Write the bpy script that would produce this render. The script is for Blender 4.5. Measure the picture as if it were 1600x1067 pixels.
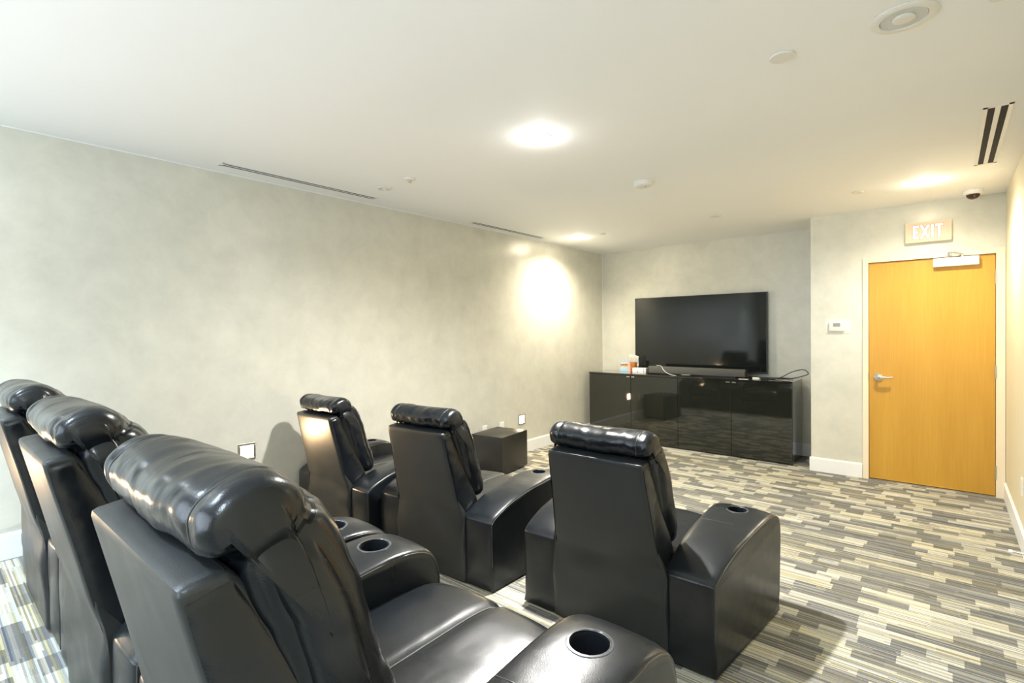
import bpy, bmesh, math, random
from mathutils import Vector, Matrix, noise

random.seed(7)
for o in list(bpy.data.objects):
    bpy.data.objects.remove(o, do_unlink=True)
SC = bpy.context.scene
COL = SC.collection

# ------------------------------------------------------------------ camera
CAM_H = 1.486
YAW, PITCH, ROLL = 0.7064, -0.0107, -0.0091
FPX, ROW = 797.556, 527.369
s_, c_ = math.sin(YAW), math.cos(YAW)
h_ = Vector((-s_, c_, 0)); r_ = Vector((c_, s_, 0)); u_ = Vector((0, 0, 1))
F_ = h_ * math.cos(PITCH) + u_ * math.sin(PITCH)
D_ = -(u_ * math.cos(PITCH) - h_ * math.sin(PITCH))
R2 = r_ * math.cos(ROLL) - D_ * math.sin(ROLL)
D2 = r_ * math.sin(ROLL) + D_ * math.cos(ROLL)
cd = bpy.data.cameras.new('camera')
cam = bpy.data.objects.new('camera', cd); COL.objects.link(cam)
M = Matrix.Identity(4)
for i in range(3):
    M[i][0] = R2[i]; M[i][1] = -D2[i]; M[i][2] = -F_[i]
M[2][3] = CAM_H
cam.matrix_world = M
cd.sensor_fit = 'HORIZONTAL'; cd.sensor_width = 36.0
cd.lens = 36.0 * FPX / 1600.0
cd.shift_y = (ROW - 533.5) / 1600.0
cd.clip_start = 0.02
SC.camera = cam

# ------------------------------------------------------------------ world, lights, exposure
SC.view_settings.view_transform = 'Standard'
SC.view_settings.look = 'None'
SC.view_settings.gamma = 1.0
SC.view_settings.use_curve_mapping = False
SC.view_settings.exposure = 1.46
W = bpy.data.worlds.new('world'); SC.world = W; W.use_nodes = True
bgn = W.node_tree.nodes['Background']
bgn.inputs[0].default_value = (0.78, 0.89, 1.0, 1); bgn.inputs[1].default_value = 0.5

XL, XR = -3.978, 0.385          # side walls
YT, YD, YB = 6.786, 6.129, -1.7  # television wall, door wall, rear wall
ZC = 2.656
XE = -1.094                     # corner of the alcove
ZS, YS = 0.25, 1.45             # riser platform height and front edge


def lamp_area(name, loc, rot, sx, sy, power, color):
    d = bpy.data.lights.new(name, 'AREA'); d.shape = 'RECTANGLE'
    d.size = sx; d.size_y = sy; d.energy = power; d.color = color
    o = bpy.data.objects.new(name, d); COL.objects.link(o)
    o.location = loc; o.rotation_euler = rot
    return o


# cool fill light added behind the camera, set in the made-up rear opening
lamp_area('rear_fill', (-1.9, YB + 0.03, 1.55), (math.radians(78), 0, 0), 3.0, 1.5, 26, (0.74, 0.87, 1.0))

WARM = (1.0, 0.90, 0.70)
NEUT = (1.0, 0.975, 0.92)
COOL = (0.70, 0.86, 1.0)
# x, y, watts, colour, cone degrees, lit
DOWNLIGHTS = [
    (-1.857, 2.451, 225, NEUT, 158),
    (-3.505, 5.396, 92, WARM, 150),
    (-0.134, 5.262, 60, WARM, 160),
    (-3.50, -0.45, 120, COOL, 88),
    (-1.85, -0.45, 44, COOL, 150),
    (-0.13, -0.45, 32, COOL, 150),
]

# ------------------------------------------------------------------ material helpers
def srgb(r, g, b):
    f = lambda v: (v / 255 / 12.92) if v / 255 <= 0.04045 else ((v / 255 + 0.055) / 1.055) ** 2.4
    return (f(r), f(g), f(b), 1)


def newmat(name):
    m = bpy.data.materials.new(name); m.use_nodes = True
    nt = m.node_tree
    return m, nt, nt.nodes['Principled BSDF']


def N(nt, typ, **kw):
    n = nt.nodes.new(typ)
    for k, v in kw.items():
        setattr(n, k, v)
    return n


def plain(name, col, rough=0.5, metal=0.0, emit=None, es=0.0, coat=0.0, nscale=60.0, nbump=0.02, var=0.04):
    m, nt, b = newmat(name)
    tc = N(nt, 'ShaderNodeTexCoord')
    no = N(nt, 'ShaderNodeTexNoise'); no.inputs['Scale'].default_value = nscale; no.inputs['Detail'].default_value = 3
    nt.links.new(tc.outputs['Object'], no.inputs['Vector'])
    mx = N(nt, 'ShaderNodeMix', data_type='RGBA')
    nt.links.new(no.outputs['Fac'], mx.inputs['Factor'])
    mx.inputs['A'].default_value = tuple(max(0, c * (1 - var)) for c in col[:3]) + (1,)
    mx.inputs['B'].default_value = tuple(min(1, c * (1 + var)) for c in col[:3]) + (1,)
    nt.links.new(mx.outputs['Result'], b.inputs['Base Color'])
    b.inputs['Roughness'].default_value = rough
    b.inputs['Metallic'].default_value = metal
    b.inputs['Coat Weight'].default_value = coat
    if nbump:
        bp = N(nt, 'ShaderNodeBump'); bp.inputs['Strength'].default_value = nbump; bp.inputs['Distance'].default_value = 0.01
        nt.links.new(no.outputs['Fac'], bp.inputs['Height']); nt.links.new(bp.outputs['Normal'], b.inputs['Normal'])
    if emit:
        b.inputs['Emission Color'].default_value = emit; b.inputs['Emission Strength'].default_value = es
    return m


def plaster(name, c1, c2):
    m, nt, b = newmat(name)
    tc = N(nt, 'ShaderNodeTexCoord')
    n1 = N(nt, 'ShaderNodeTexNoise'); n1.inputs['Scale'].default_value = 4.5; n1.inputs['Detail'].default_value = 8; n1.inputs['Roughness'].default_value = 0.68
    n1.inputs['Distortion'].default_value = 0.15
    n2 = N(nt, 'ShaderNodeTexNoise'); n2.inputs['Scale'].default_value = 11; n2.inputs['Detail'].default_value = 3; n2.inputs['Distortion'].default_value = 0.0
    for n in (n1, n2): nt.links.new(tc.outputs['Object'], n.inputs['Vector'])
    r = N(nt, 'ShaderNodeValToRGB'); r.color_ramp.elements[0].position = 0.15; r.color_ramp.elements[1].position = 0.85
    r.color_ramp.elements[0].color = c1; r.color_ramp.elements[1].color = c2
    nt.links.new(n1.outputs['Fac'], r.inputs['Fac'])
    nt.links.new(r.outputs['Color'], b.inputs['Base Color'])
    mr = N(nt, 'ShaderNodeMapRange'); mr.inputs['To Min'].default_value = 0.27; mr.inputs['To Max'].default_value = 0.43
    mr.inputs['From Min'].default_value = 0.1; mr.inputs['From Max'].default_value = 0.9
    nt.links.new(n2.outputs['Fac'], mr.inputs['Value']); nt.links.new(mr.outputs['Result'], b.inputs['Roughness'])
    b.inputs['Metallic'].default_value = 0.12
    b.inputs['Specular IOR Level'].default_value = 0.6
    return m


def carpet_mat():
    m, nt, b = newmat('striped_carpet')
    L = nt.links.new
    tc = N(nt, 'ShaderNodeTexCoord'); sp = N(nt, 'ShaderNodeSeparateXYZ'); L(tc.outputs['Object'], sp.inputs[0])

    def mth(op, a, bb=None):
        n = N(nt, 'ShaderNodeMath', operation=op)
        for i, v in enumerate((a, bb)):
            if v is None: continue
            if isinstance(v, (int, float)): n.inputs[i].default_value = v
            else: L(v, n.inputs[i])
        return n.outputs[0]

    def wn1(v):
        n = N(nt, 'ShaderNodeTexWhiteNoise', noise_dimensions='1D'); L(v, n.inputs['W']); return n.outputs['Value']

    def wn2(a, c, z=0.0):
        cb = N(nt, 'ShaderNodeCombineXYZ'); L(a, cb.inputs[0]); L(c, cb.inputs[1]); cb.inputs[2].default_value = z
        n = N(nt, 'ShaderNodeTexWhiteNoise', noise_dimensions='3D'); L(cb.outputs[0], n.inputs['Vector']); return n.outputs['Value']
    X, Y = sp.outputs[0], sp.outputs[1]
    band = mth('FLOOR', mth('DIVIDE', Y, 0.072))
    off = mth('MULTIPLY', wn1(band), 9.0)
    ln = mth('ADD', mth('MULTIPLY', wn1(mth('ADD', band, 31.7)), 0.10), 0.10)
    cell = mth('FLOOR', mth('DIVIDE', mth('ADD', X, off), ln))
    v = wn2(band, cell, 0.3)
    v2 = wn2(band, cell, 7.3)
    # fine yarn stripes
    st = mth('FLOOR', mth('DIVIDE', Y, 0.0072))
    sx = mth('FLOOR', mth('DIVIDE', mth('ADD', X, mth('MULTIPLY', wn1(st), 5.0)), 0.6))
    fs = wn2(st, sx, 1.1)
    tot = mth('ADD', mth('MULTIPLY', mth('GREATER_THAN', v, 0.53), 0.34), mth('ADD', mth('MULTIPLY', v2, 0.14), mth('MULTIPLY', fs, 0.52)))
    r = N(nt, 'ShaderNodeValToRGB'); cr = r.color_ramp
    cr.elements[0].position = 0.05; cr.elements[0].color = srgb(86, 87, 88)
    cr.elements[1].position = 0.95; cr.elements[1].color = srgb(202, 199, 184)
    for p, c in ((0.30, srgb(112, 111, 107)), (0.50, srgb(138, 135, 127)), (0.68, srgb(175, 171, 155))):
        e = cr.elements.new(p); e.color = c
    L(tot, r.inputs['Fac'])
    # some stripes lean yellow or blue grey
    tint = N(nt, 'ShaderNodeValToRGB'); tr = tint.color_ramp; tr.interpolation = 'CONSTANT'
    tr.elements[0].position = 0; tr.elements[0].color = (0.86, 0.95, 1.10, 1)
    tr.elements[1].position = 0.22; tr.elements[1].color = (1, 1, 1, 1)
    e = tr.elements.new(0.84); e.color = (1.06, 1.02, 0.72, 1)
    L(wn2(st, sx, 5.5), tint.inputs['Fac'])
    mx = N(nt, 'ShaderNodeMix', data_type='RGBA', blend_type='MULTIPLY'); mx.inputs['Factor'].default_value = 1
    L(r.outputs['Color'], mx.inputs['A']); L(tint.outputs['Color'], mx.inputs['B'])
    no = N(nt, 'ShaderNodeTexNoise'); no.inputs['Scale'].default_value = 260; no.inputs['Detail'].default_value = 2
    L(tc.outputs['Object'], no.inputs['Vector'])
    sh = N(nt, 'ShaderNodeMapRange'); sh.inputs['To Min'].default_value = 0.78; sh.inputs['To Max'].default_value = 1.2
    sh.inputs['From Min'].default_value = 0.3; sh.inputs['From Max'].default_value = 0.7
    L(no.outputs['Fac'], sh.inputs['Value'])
    mx2 = N(nt, 'ShaderNodeMix', data_type='RGBA', blend_type='MULTIPLY'); mx2.inputs['Factor'].default_value = 1
    L(mx.outputs['Result'], mx2.inputs['A']); L(sh.outputs['Result'], mx2.inputs['B'])
    L(mx2.outputs['Result'], b.inputs['Base Color'])
    b.inputs['Roughness'].default_value = 0.95
    b.inputs['Specular IOR Level'].default_value = 0.15
    bp = N(nt, 'ShaderNodeBump'); bp.inputs['Strength'].default_value = 0.5; bp.inputs['Distance'].default_value = 0.004
    hh = mth('ADD', no.outputs['Fac'], mth('MULTIPLY', fs, 0.6))
    L(hh, bp.inputs['Height']); L(bp.outputs['Normal'], b.inputs['Normal'])
    return m


def leather_mat(name, col, rmin, rmax, wr=0.35, wscale=(9, 9, 9)):
    m, nt, b = newmat(name); L = nt.links.new
    tc = N(nt, 'ShaderNodeTexCoord')
    mp = N(nt, 'ShaderNodeMapping'); mp.inputs['Scale'].default_value = wscale
    L(tc.outputs['Object'], mp.inputs['Vector'])
    n1 = N(nt, 'ShaderNodeTexNoise'); n1.inputs['Scale'].default_value = 1.0; n1.inputs['Detail'].default_value = 2.5; n1.inputs['Distortion'].default_value = 0.3
    L(mp.outputs['Vector'], n1.inputs['Vector'])
    n2 = N(nt, 'ShaderNodeTexVoronoi'); n2.inputs['Scale'].default_value = 420
    L(tc.outputs['Object'], n2.inputs['Vector'])
    mr = N(nt, 'ShaderNodeMapRange'); mr.inputs['From Min'].default_value = 0.3; mr.inputs['From Max'].default_value = 0.7
    mr.inputs['To Min'].default_value = rmin; mr.inputs['To Max'].default_value = rmax
    L(n1.outputs['Fac'], mr.inputs['Value']); L(mr.outputs['Result'], b.inputs['Roughness'])
    mx = N(nt, 'ShaderNodeMix', data_type='RGBA'); L(n1.outputs['Fac'], mx.inputs['Factor'])
    mx.inputs['A'].default_value = tuple(c * 0.8 for c in col[:3]) + (1,)
    mx.inputs['B'].default_value = tuple(c * 1.25 for c in col[:3]) + (1,)
    L(mx.outputs['Result'], b.inputs['Base Color'])
    b1 = N(nt, 'ShaderNodeBump'); b1.inputs['Strength'].default_value = wr; b1.inputs['Distance'].default_value = 0.02
    L(n1.outputs['Fac'], b1.inputs['Height'])
    b2 = N(nt, 'ShaderNodeBump'); b2.inputs['Strength'].default_value = 0.12; b2.inputs['Distance'].default_value = 0.001
    L(n2.outputs['Distance'], b2.inputs['Height']); L(b1.outputs['Normal'], b2.inputs['Normal'])
    L(b2.outputs['Normal'], b.inputs['Normal'])
    b.inputs['Specular IOR Level'].default_value = 0.46
    return m


def wood_mat():
    m, nt, b = newmat('maple_veneer'); L = nt.links.new
    tc = N(nt, 'ShaderNodeTexCoord')
    mp = N(nt, 'ShaderNodeMapping'); mp.inputs['Scale'].default_value = (120, 120, 2.6)
    L(tc.outputs['Object'], mp.inputs['Vector'])
    n1 = N(nt, 'ShaderNodeTexNoise'); n1.inputs['Scale'].default_value = 1; n1.inputs['Detail'].default_value = 6; n1.inputs['Distortion'].default_value = 0.4
    L(mp.outputs['Vector'], n1.inputs['Vector'])
    mp2 = N(nt, 'ShaderNodeMapping'); mp2.inputs['Scale'].default_value = (5, 5, 0.6)
    L(tc.outputs['Object'], mp2.inputs['Vector'])
    n2 = N(nt, 'ShaderNodeTexNoise'); n2.inputs['Scale'].default_value = 1; n2.inputs['Detail'].default_value = 2
    L(mp2.outputs['Vector'], n2.inputs['Vector'])
    ad = N(nt, 'ShaderNodeMath', operation='ADD'); L(n1.outputs['Fac'], ad.inputs[0]); L(n2.outputs['Fac'], ad.inputs[1])
    dv = N(nt, 'ShaderNodeMath', operation='MULTIPLY'); L(ad.outputs[0], dv.inputs[0]); dv.inputs[1].default_value = 0.5
    r = N(nt, 'ShaderNodeValToRGB'); r.color_ramp.elements[0].position = 0.33; r.color_ramp.elements[1].position = 0.66
    r.color_ramp.elements[0].color = srgb(190, 142, 48); r.color_ramp.elements[1].color = srgb(204, 158, 62)
    L(dv.outputs[0], r.inputs['Fac']); L(r.outputs['Color'], b.inputs['Base Color'])
    b.inputs['Roughness'].default_value = 0.38
    return m


MAT = {
    'plaster': plaster('pearl_plaster', srgb(197, 197, 187), srgb(226, 224, 212)),
    'cream_wall': plain('cream_wall_paint', srgb(224, 216, 190), 0.55, nscale=3, nbump=0.0),
    'ceiling': plain('ceiling_paint', srgb(246, 247, 248), 0.75, nscale=2, nbump=0.0, var=0.01),
    'trimw': plain('white_trim_paint', srgb(236, 238, 240), 0.35, nbump=0.0),
    'casing': plain('cream_door_frame_paint', srgb(238, 224, 200), 0.4, nbump=0.0),
    'white': plain('white_plastic', srgb(236, 236, 232), 0.35, nbump=0.0),
    'offwhite': plain('off_white_plastic', srgb(232, 231, 226), 0.45, nbump=0.0),
    'dark': plain('dark_void', (0.01, 0.01, 0.01, 1), 0.9, nbump=0.0),
    'carpet': carpet_mat(),
    'wood': wood_mat(),
    'leather': leather_mat('black_leather', (0.008, 0.0105, 0.0135), 0.27, 0.33, 0.18, (6, 6, 6)),
    'cushion': leather_mat('soft_black_leather', (0.0045, 0.0065, 0.009), 0.19, 0.30, 0.22, (14, 5, 7)),
    'vinyl': leather_mat('black_vinyl', (0.019, 0.0215, 0.0225), 0.34, 0.46, 0.10, (5, 5, 3)),
    'cupliner': plain('black_cup_plastic', (0.012, 0.014, 0.018, 1), 0.22, nbump=0.0),
    'cuprim': plain('grey_cup_rim', (0.09, 0.10, 0.11, 1), 0.22, nbump=0.0),
    'piping': plain('leather_piping', (0.05, 0.05, 0.045, 1), 0.4, nbump=0.0),
    'stitch': plain('grey_stitching', (0.22, 0.22, 0.21, 1), 0.6, nbump=0.0),
    'gloss': plain('gloss_black_lacquer', (0.014, 0.016, 0.013, 1), 0.045, nbump=0.0, coat=0.6),
    'screen': plain('television_glass', (0.010, 0.012, 0.012, 1), 0.06, nbump=0.0),
    'bezel': plain('black_bezel', (0.008, 0.008, 0.008, 1), 0.3, nbump=0.0),
    'sub': plain('black_ash_vinyl', (0.016, 0.015, 0.012, 1), 0.42, nscale=90, nbump=0.1, var=0.3),
    'fabric': plain('grey_speaker_cloth', (0.085, 0.088, 0.084, 1), 0.8, nscale=500, nbump=0.3, var=0.2),
    'chrome': plain('satin_chrome', (0.78, 0.76, 0.72, 1), 0.2, 1.0, nbump=0.0),
    'steel': plain('brushed_steel', (0.62, 0.60, 0.56, 1), 0.35, 1.0, nbump=0.0),
    'black': plain('black_rubber', (0.012, 0.012, 0.012, 1), 0.5, nbump=0.0),
    'lcd': plain('thermostat_display', srgb(140, 142, 132), 0.3, nbump=0.0),
    'exitface': plain('exit_face', srgb(226, 196, 172), 0.4, nbump=0.0, emit=srgb(255, 226, 206), es=0.03),
    'exitletter': plain('exit_letters', srgb(255, 250, 246), 0.4, nbump=0.0, emit=srgb(255, 246, 240), es=0.12),
    'exitedge': plain('exit_letter_edge', srgb(176, 120, 100), 0.5, nbump=0.0),
    'lampw': plain('lamp_warm', (1, 1, 1, 1), 0.5, nbump=0.0, emit=(1.0, 0.86, 0.62, 1), es=55),
    'lampc': plain('lamp_cool', (1, 1, 1, 1), 0.5, nbump=0.0, emit=(0.92, 0.96, 1.0, 1), es=55),
    'steplamp': plain('step_lamp', (1, 1, 1, 1), 0.5, nbump=0.0, emit=(1.0, 0.82, 0.56, 1), es=9),
    'grille': plain('speaker_grille_white', srgb(214, 217, 216), 0.6, nscale=400, nbump=0.3),
    'camdome': plain('smoked_dome', (0.05, 0.02, 0.012, 1), 0.08, nbump=0.0),
    'ventdark': plain('vent_slot_dark', (0.02, 0.02, 0.025, 1), 0.8, nbump=0.0),
    'photo': None, 'cup': plain('amber_cup', srgb(176, 112, 50), 0.25, nbump=0.0, nscale=30, var=0.4),
    'paper': plain('white_paper', srgb(245, 245, 242), 0.7, nbump=0.0),
    'pink': plain('pink_paper', srgb(236, 170, 160), 0.6, nbump=0.0),
}


def photo_mat():
    m, nt, b = newmat('printed_card'); L = nt.links.new
    tc = N(nt, 'ShaderNodeTexCoord'); sp = N(nt, 'ShaderNodeSeparateXYZ'); L(tc.outputs['Object'], sp.inputs[0])
    no = N(nt, 'ShaderNodeTexNoise'); no.inputs['Scale'].default_value = 38; L(tc.outputs['Object'], no.inputs['Vector'])
    r = N(nt, 'ShaderNodeValToRGB'); cr = r.color_ramp
    cr.elements[0].position = 0.0; cr.elements[0].color = srgb(160, 200, 220)
    cr.elements[1].position = 1.0; cr.elements[1].color = srgb(170, 196, 215)
    for p, c in ((0.36, srgb(176, 206, 222)), (0.42, srgb(222, 176, 110)), (0.60, srgb(120, 70, 44)), (0.70, srgb(240, 226, 200)), (0.80, srgb(150, 190, 215))):
        e = cr.elements.new(p); e.color = c
    mr = N(nt, 'ShaderNodeMapRange'); mr.inputs['From Min'].default_value = 0; mr.inputs['From Max'].default_value = 0.16
    L(sp.outputs[2], mr.inputs['Value'])
    ad = N(nt, 'ShaderNodeMath', operation='MULTIPLY_ADD'); L(no.outputs['Fac'], ad.inputs[0]); ad.inputs[1].default_value = 0.3
    L(mr.outputs['Result'], ad.inputs[2])
    sb = N(nt, 'ShaderNodeMath', operation='SUBTRACT'); L(ad.outputs[0], sb.inputs[0]); sb.inputs[1].default_value = 0.15
    L(sb.outputs[0], r.inputs['Fac']); L(r.outputs['Color'], b.inputs['Base Color'])
    b.inputs['Roughness'].default_value = 0.3
    return m


MAT['photo'] = photo_mat()

# ------------------------------------------------------------------ mesh helpers
def obj(name, bm, mat, parent=None, smooth=False, loc=None):
    me = bpy.data.meshes.new(name)
    bmesh.ops.recalc_face_normals(bm, faces=bm.faces)
    bm.to_mesh(me); bm.free()
    for m in (mat if isinstance(mat, (list, tuple)) else [mat]):
        me.materials.append(MAT[m] if isinstance(m, str) else m)
    if smooth:
        for p in me.polygons: p.use_smooth = True
        if smooth == 'auto':
            me.set_sharp_from_angle(angle=math.radians(40))
    o = bpy.data.objects.new(name, me); COL.objects.link(o)
    if parent is not None: o.parent = parent
    if loc is not None: o.location = loc
    return o


def box(bm, x0, x1, y0, y1, z0, z1, bev=0.0, seg=2):
    r = bmesh.ops.create_cube(bm, size=1.0)
    vs = r['verts']
    for v in vs:
        v.co = Vector(((x0 + x1) / 2 + v.co.x * (x1 - x0), (y0 + y1) / 2 + v.co.y * (y1 - y0), (z0 + z1) / 2 + v.co.z * (z1 - z0)))
    if bev > 0:
        es = list({e for v in vs for e in v.link_edges})
        bmesh.ops.bevel(bm, geom=es, offset=bev, segments=seg, affect='EDGES', profile=0.5)
    return bm


def B(*a, **k):
    return box(bmesh.new(), *a, **k)


def lathe(profile, seg=40, bm=None, axis='Z', cx=0, cy=0, cz=0, ring=False):
    """profile: list of (r, h)"""
    bm = bm or bmesh.new()
    rings = []
    for r, h in profile:
        rg = []
        for i in range(seg):
            a = 2 * math.pi * i / seg
            p = (r * math.cos(a), r * math.sin(a), h)
            if axis == 'Y': p = (p[0], p[2], p[1])
            if axis == 'X': p = (p[2], p[0], p[1])
            rg.append(bm.verts.new((p[0] + cx, p[1] + cy, p[2] + cz)))
        rings.append(rg)
    for a, b in zip(rings, rings[1:]):
        for i in range(seg):
            j = (i + 1) % seg
            bm.faces.new((a[i], a[j], b[j], b[i]))
    if ring:
        for i in range(seg):
            j = (i + 1) % seg
            bm.faces.new((rings[-1][i], rings[-1][j], rings[0][j], rings[0][i]))
    else:
        bm.faces.new(rings[0]); bm.faces.new(list(reversed(rings[-1])))
    return bm


def tube(pts, r, seg=8, bm=None, closed=False):
    bm = bm or bmesh.new()
    pts = [Vector(p) for p in pts]
    rings = []
    n = len(pts)
    prev = None
    for i, p in enumerate(pts):
        a = pts[(i - 1) % n] if closed or i > 0 else p
        b = pts[(i + 1) % n] if closed or i < n - 1 else p
        t = (b - a).normalized()
        if prev is None:
            ref = Vector((0, 0, 1)) if abs(t.z) < 0.9 else Vector((1, 0, 0))
            u = t.cross(ref).normalized()
        else:
            u = (prev - t * prev.dot(t)).normalized()
        prev = u
        w = t.cross(u)
        rings.append([bm.verts.new(p + (u * math.cos(2 * math.pi * k / seg) + w * math.sin(2 * math.pi * k / seg)) * r) for k in range(seg)])
    pairs = list(zip(rings, rings[1:])) + ([(rings[-1], rings[0])] if closed else [])
    for a, b in pairs:
        for k in range(seg):
            j = (k + 1) % seg
            bm.faces.new((a[k], a[j], b[j], b[k]))
    if not closed:
        bm.faces.new(rings[0]); bm.faces.new(list(reversed(rings[-1])))
    return bm


def spline(ctrl, per=8):
    """Catmull-Rom through control points"""
    P = [Vector(c) for c in ctrl]
    out = []
    for i in range(len(P) - 1):
        p0 = P[max(i - 1, 0)]; p1 = P[i]; p2 = P[i + 1]; p3 = P[min(i + 2, len(P) - 1)]
        for k in range(per):
            t = k / per
            out.append(0.5 * ((2 * p1) + (p2 - p0) * t + (2 * p0 - 5 * p1 + 4 * p2 - p3) * t * t + (3 * p1 - p0 - 3 * p2 + p3) * t ** 3))
    out.append(P[-1])
    return out


def thing(name, label, cat, loc=(0, 0, 0), rotz=0.0, group=None):
    o = bpy.data.objects.new(name, None); COL.objects.link(o)
    o.empty_display_size = 0.1
    o.location = loc; o.rotation_euler = (0, 0, rotz)
    o['label'] = label; o['category'] = cat
    if group: o['group'] = group
    return o


def tag(o, label, cat, group=None):
    o['label'] = label; o['category'] = cat
    if group: o['group'] = group
    return o


def struct(name, bm, mat, **k):
    o = obj(name, bm, mat, **k); o['kind'] = 'structure'; return o


def dup(root, loc, rotz, label, group=None):
    def cp(o, par):
        c = o.copy(); COL.objects.link(c)
        c.parent = par
        for ch in o.children: cp(ch, c)
        return c
    r = cp(root, None)
    r.location = loc; r.rotation_euler = (0, 0, rotz); r['label'] = label
    if group: r['group'] = group
    return r


# ------------------------------------------------------------------ room shell
T = 0.12
struct('floor', B(XL - T, XR + T, YB - T, YT + T, -0.1, 0), 'carpet')
struct('floor_riser', B(XL, XR, YB, YS, 0.0, ZS, bev=0.012), 'carpet')      # seating riser
# ceiling
struct('ceiling', B(XL - T, XR + T, YB - T, YT + T, ZC, ZC + 0.1), 'ceiling')
struct('wall_left', B(XL - T, XL, YB - T, YT + T, 0, ZC), 'plaster')
struct('wall_far', B(XL, XE, YT, YT + T, 0, ZC), 'plaster')
# wall with the door: pier, header, strip by the hinges, and return of the alcove
DX0, DX1, DZ = -0.594, 0.322, 2.135
bm = bmesh.new()
box(bm, XE, DX0 - 0.02, YD, YD + T, 0, ZC)
box(bm, DX0 - 0.02, DX1 + 0.02, YD, YD + T, DZ + 0.02, ZC)
box(bm, DX1 + 0.02, XR, YD, YD + T, 0, ZC)
box(bm, XE, XE + T, YD + T, YT + T, 0, ZC)
struct('wall_door', bm, 'plaster')
struct('wall_right', B(XR, XR + T, YB - T, YD + T, 0, ZC), 'cream_wall')
# rear wall, with a wide opening added to let in cool fill
bm = bmesh.new()
box(bm, XL, XR, YB - T, YB, 0, 0.75)
box(bm, XL, XR, YB - T, YB, 2.35, ZC)
box(bm, XL, -3.5, YB - T, YB, 0.75, 2.35)
box(bm, -0.3, XR, YB - T, YB, 0.75, 2.35)
struct('wall_rear', bm, 'plaster')
bm = bmesh.new()
for x0, x1 in ((-3.5, -3.45), (-2.44, -2.40), (-1.38, -1.34), (-0.35, -0.3)):
    box(bm, x0, x1, YB - 0.10, YB - 0.05, 0.75, 2.35)
box(bm, -3.5, -0.3, YB - 0.10, YB - 0.05, 0.75, 0.80); box(bm, -3.5, -0.3, YB - 0.10, YB - 0.05, 2.30, 2.35)
struct('added_window_1', bm, 'trimw')  # frame of the added rear opening, unseen, made up for the cool fill


struct('trim_3', B(XL, XL + 0.005, YB, YT, ZC - 0.006, ZC), 'trimw')
struct('trim_4', B(XL + 0.0, XL + 0.006, YT - 0.006, YT, 0.15, ZC - 0.006), 'trimw')

BH, BT = 0.145, 0.014
def bb_x(name, x, side, y0, y1, z0=0.0):
    xa, xb = (x, x + BT) if side > 0 else (x - BT, x)
    bm = B(xa, xb, y0, y1, z0, z0 + BH - 0.012, bev=0.001)
    if side > 0: box(bm, x, x + BT * 0.55, y0, y1, z0 + BH - 0.012, z0 + BH, bev=0.001)
    else: box(bm, x - BT * 0.55, x, y0, y1, z0 + BH - 0.012, z0 + BH, bev=0.001)
    return struct(name, bm, 'trimw')


def bb_y(name, y, x0, x1, z0=0.0):
    bm = B(x0, x1, y - BT, y, z0, z0 + BH - 0.012, bev=0.001)
    box(bm, x0, x1, y - BT * 0.55, y, z0 + BH - 0.012, z0 + BH, bev=0.001)
    return struct(name, bm, 'trimw')


bb_x('baseboard_left', XL, 1, YS + 0.0, YT - 0.001)
bb_x('baseboard_left_rear', XL, 1, YB, YS, ZS)
bb_x('baseboard_right', XR, -1, YS, YD)
bb_x('baseboard_right_rear', XR, -1, YB, YS, ZS)
bb_y('baseboard_far', YT, XL + BT, XE)
o = bb_y('baseboard_door', YD, XE - BT, -0.645)

# ------------------------------------------------------------------ door
d = struct('door_1', B(DX0 + 0.003, DX1 - 0.003, YD + 0.012, YD + 0.056, 0.012, DZ - 0.003, bev=0.002), 'wood')
bm = bmesh.new()
FW = 0.047
for (x0, x1, z0, z1) in ((DX0 - FW, DX0, 0, DZ + FW), (DX1, DX1 + FW + 0.013, 0, DZ + FW), (DX0, DX1, DZ, DZ + FW)):
    box(bm, x0, x1, YD - 0.014, YD + 0.10, z0, z1, bev=0.002)
box(bm, DX0 - 0.001, DX0 + 0.015, YD + 0.058, YD + 0.10, 0, DZ)
struct('trim_door_frame', bm, 'casing')
struct('trim_2', B(DX0, DX1, YD + 0.0, YD + T, 0.0, 0.008), 'steel')     # threshold
bm = B(DX0 - 0.05, DX1 + 0.05, YD + 0.30, YD + 0.34, 0, 2.3); struct('wall_beyond_door', bm, 'dark')
# hinges
for k, z in enumerate((1.93, 1.10, 0.22)):
    h = obj('hinge', tube([(DX1 + 0.001, YD - 0.008, z - 0.06), (DX1 + 0.001, YD - 0.008, z + 0.06)], 0.009, 10), 'steel', d, smooth='auto')
# lever handle
hx, hz = -0.515, 1.015
hd = obj('door_handle', lathe([(0.036, 0.0), (0.039, -0.006), (0.037, -0.014), (0.022, -0.020), (0.014, -0.024), (0.013, -0.058)], 32, axis='Y', cx=hx, cy=YD + 0.012, cz=hz), 'chrome', d, smooth='auto')
pts = spline([(hx, YD - 0.046, hz), (hx + 0.03, YD - 0.052, hz + 0.002), (hx + 0.07, YD - 0.052, hz - 0.002), (hx + 0.115, YD - 0.048, hz + 0.002)], 6)
obj('lever', tube(pts, 0.0105, 12), 'chrome', hd, smooth='auto')
# strike plate on the frame edge
obj('latch_plate', B(DX0 - 0.006, DX0 - 0.0005, YD - 0.016, YD - 0.004, hz - 0.035, hz + 0.035), 'steel', d)

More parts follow.
